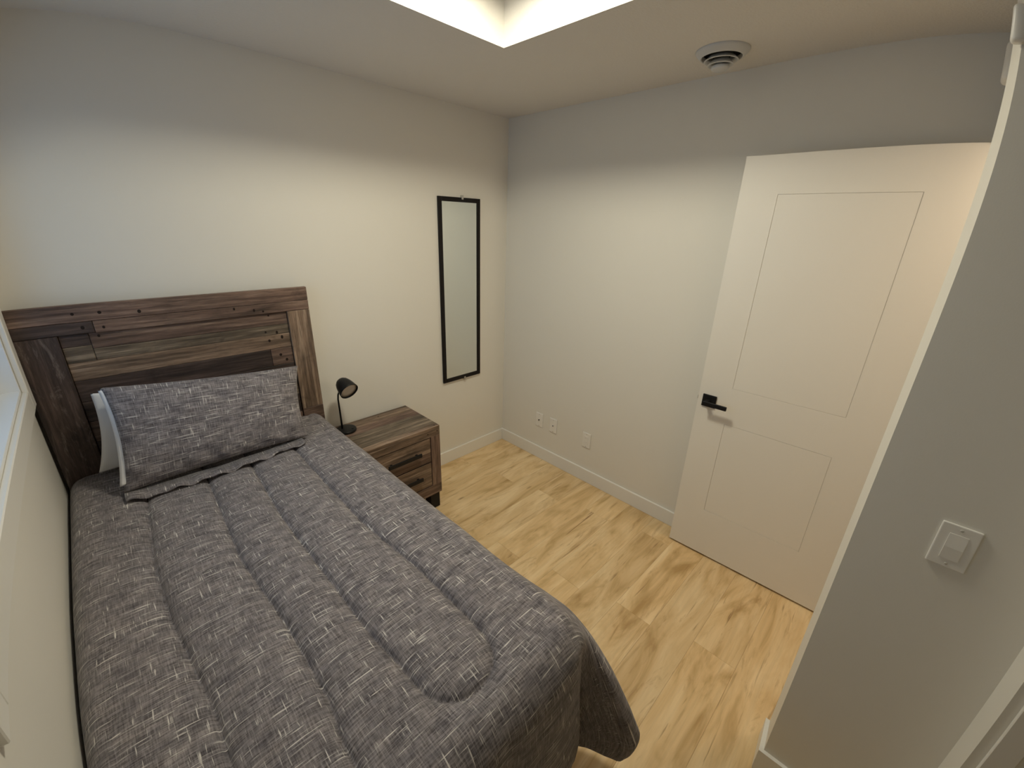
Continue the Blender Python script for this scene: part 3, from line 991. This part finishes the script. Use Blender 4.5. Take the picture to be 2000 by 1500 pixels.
# front frame
F0, F1 = NY1, NY1 + 0.012
box('front_rail', (NX0, F0, 0.536), (NX1, F1, NZ - 0.0205), WOOD_LGT, ns, 0.0012)
box('front_rail', (NX0, F0, 0.116), (NX1, F1, 0.186), WOOD_MID, ns, 0.0012)
box('front_stile', (NX1 - 0.066, F0, 0.186), (NX1, F1, 0.536), WOOD_MID_V, ns, 0.0012)
box('front_stile', (NX0, F0, 0.186), (NX0 + 0.066, F1, 0.536), WOOD_MID_V, ns, 0.0012)
xc = (NX0 + NX1) / 2
for za, zb in ((0.365, 0.531), (0.191, 0.359)):
    d = box('drawer', (NX0 + 0.071, F0 + 0.004, za), (NX1 - 0.071, F1 + 0.001, zb), WOOD_DRK, ns)
    zm = za + (zb - za) * 0.42
    box('drawer_board', (NX0 + 0.071, F0 + 0.002, za), (NX1 - 0.071, F0 + 0.008, zm), WOOD_MID if za > 0.3 else WOOD_LGT, d, 0.0012)
    box('drawer_board', (NX0 + 0.071, F0 + 0.002, zm), (NX1 - 0.071, F0 + 0.008, zb), WOOD_LGT, d, 0.0012)
    hz = zb - 0.080
    box('handle', (xc - 0.112, F0 - 0.026, hz - 0.013), (xc + 0.112, F0 - 0.016, hz + 0.013), BLACK, d, 0.004, 3)
    for s in (-1, 1):
        box('handle_post', (xc + s * 0.085 - 0.006, F0 - 0.017, hz - 0.006), (xc + s * 0.085 + 0.006, F0 + 0.003, hz + 0.006), BLACK, d)
for fx in (NX0 + 0.012, NX1 - 0.082):
    for fy in (NY1 + 0.010, NY0 - 0.075):
        box('foot', (fx, fy, 0.0), (fx + 0.070, fy + 0.065, 0.117), BLACKW, ns, 0.002)
for nx_, ny_ in ((-1.165, -0.06), (-0.97, -0.395)):
    lathe_obj('nail_hole', [(0, 0.0005), (0.004, 0.0005), (0.0042, -0.001)], NAIL, ns, (nx_, ny_, NZ), 10)
for nx_, nz_ in ((-0.962, 0.566), (-1.03, 0.562)):
    lathe_obj('nail_hole', [(0, 0.0005), (0.004, 0.0005), (0.0042, -0.001)], NAIL, ns, (nx_, NY1, nz_), 10, (0, -1, 0))

# ------------------------------------------------------------------ desk lamp
LB = Vector((-1.398, -0.112, NZ))
lamp = thing('desk_lamp', LB, 'small black desk lamp with a bell shade on the nightstand', 'lamp')
lathe_obj('base', [(0, 0), (0.055, 0), (0.058, 0.003), (0.058, 0.012), (0.055, 0.016), (0.05, 0.0175), (0, 0.0175)], BLACK, lamp, LB, 48)
lathe_obj('switch_button', [(0, 0.004), (0.006, 0.0035), (0.0065, 0)], BLACKF, lamp, LB + Vector((0.028, -0.030, 0.0175)), 20)
stem_pts = [(-1.415, -0.100, 0.613), (-1.4155, -0.100, 0.70), (-1.4165, -0.100, 0.77), (-1.4170, -0.100, 0.805), (-1.4145, -0.102, 0.832),
            (-1.4085, -0.108, 0.853), (-1.402, -0.117, 0.872), (-1.398, -0.126, 0.888), (-1.396, -0.132, 0.900)]
tube('stem', stem_pts, [0.0055, 0.005, 0.0048, 0.0046, 0.0046, 0.0046, 0.0046, 0.0046, 0.0046], BLACK, lamp)
hd = Vector((0.11, -0.87, -0.46)).normalized()
hb0 = Vector((-1.396, -0.110, 0.918))
lathe_obj('shade', [(0, 0.0), (0.014, 0.001), (0.027, 0.007), (0.037, 0.020), (0.044, 0.040), (0.049, 0.064), (0.052, 0.088), (0.053, 0.096), (0.0505, 0.097),
                    (0.047, 0.066), (0.041, 0.040), (0.030, 0.018), (0.0, 0.012)], BLACK, lamp, hb0, 44, hd)
lathe_obj('diffuser', [(0.0, 0.084), (0.030, 0.084), (0.0485, 0.086), (0.0485, 0.080), (0.0, 0.078)], LAMPIN, lamp, hb0, 40, hd)
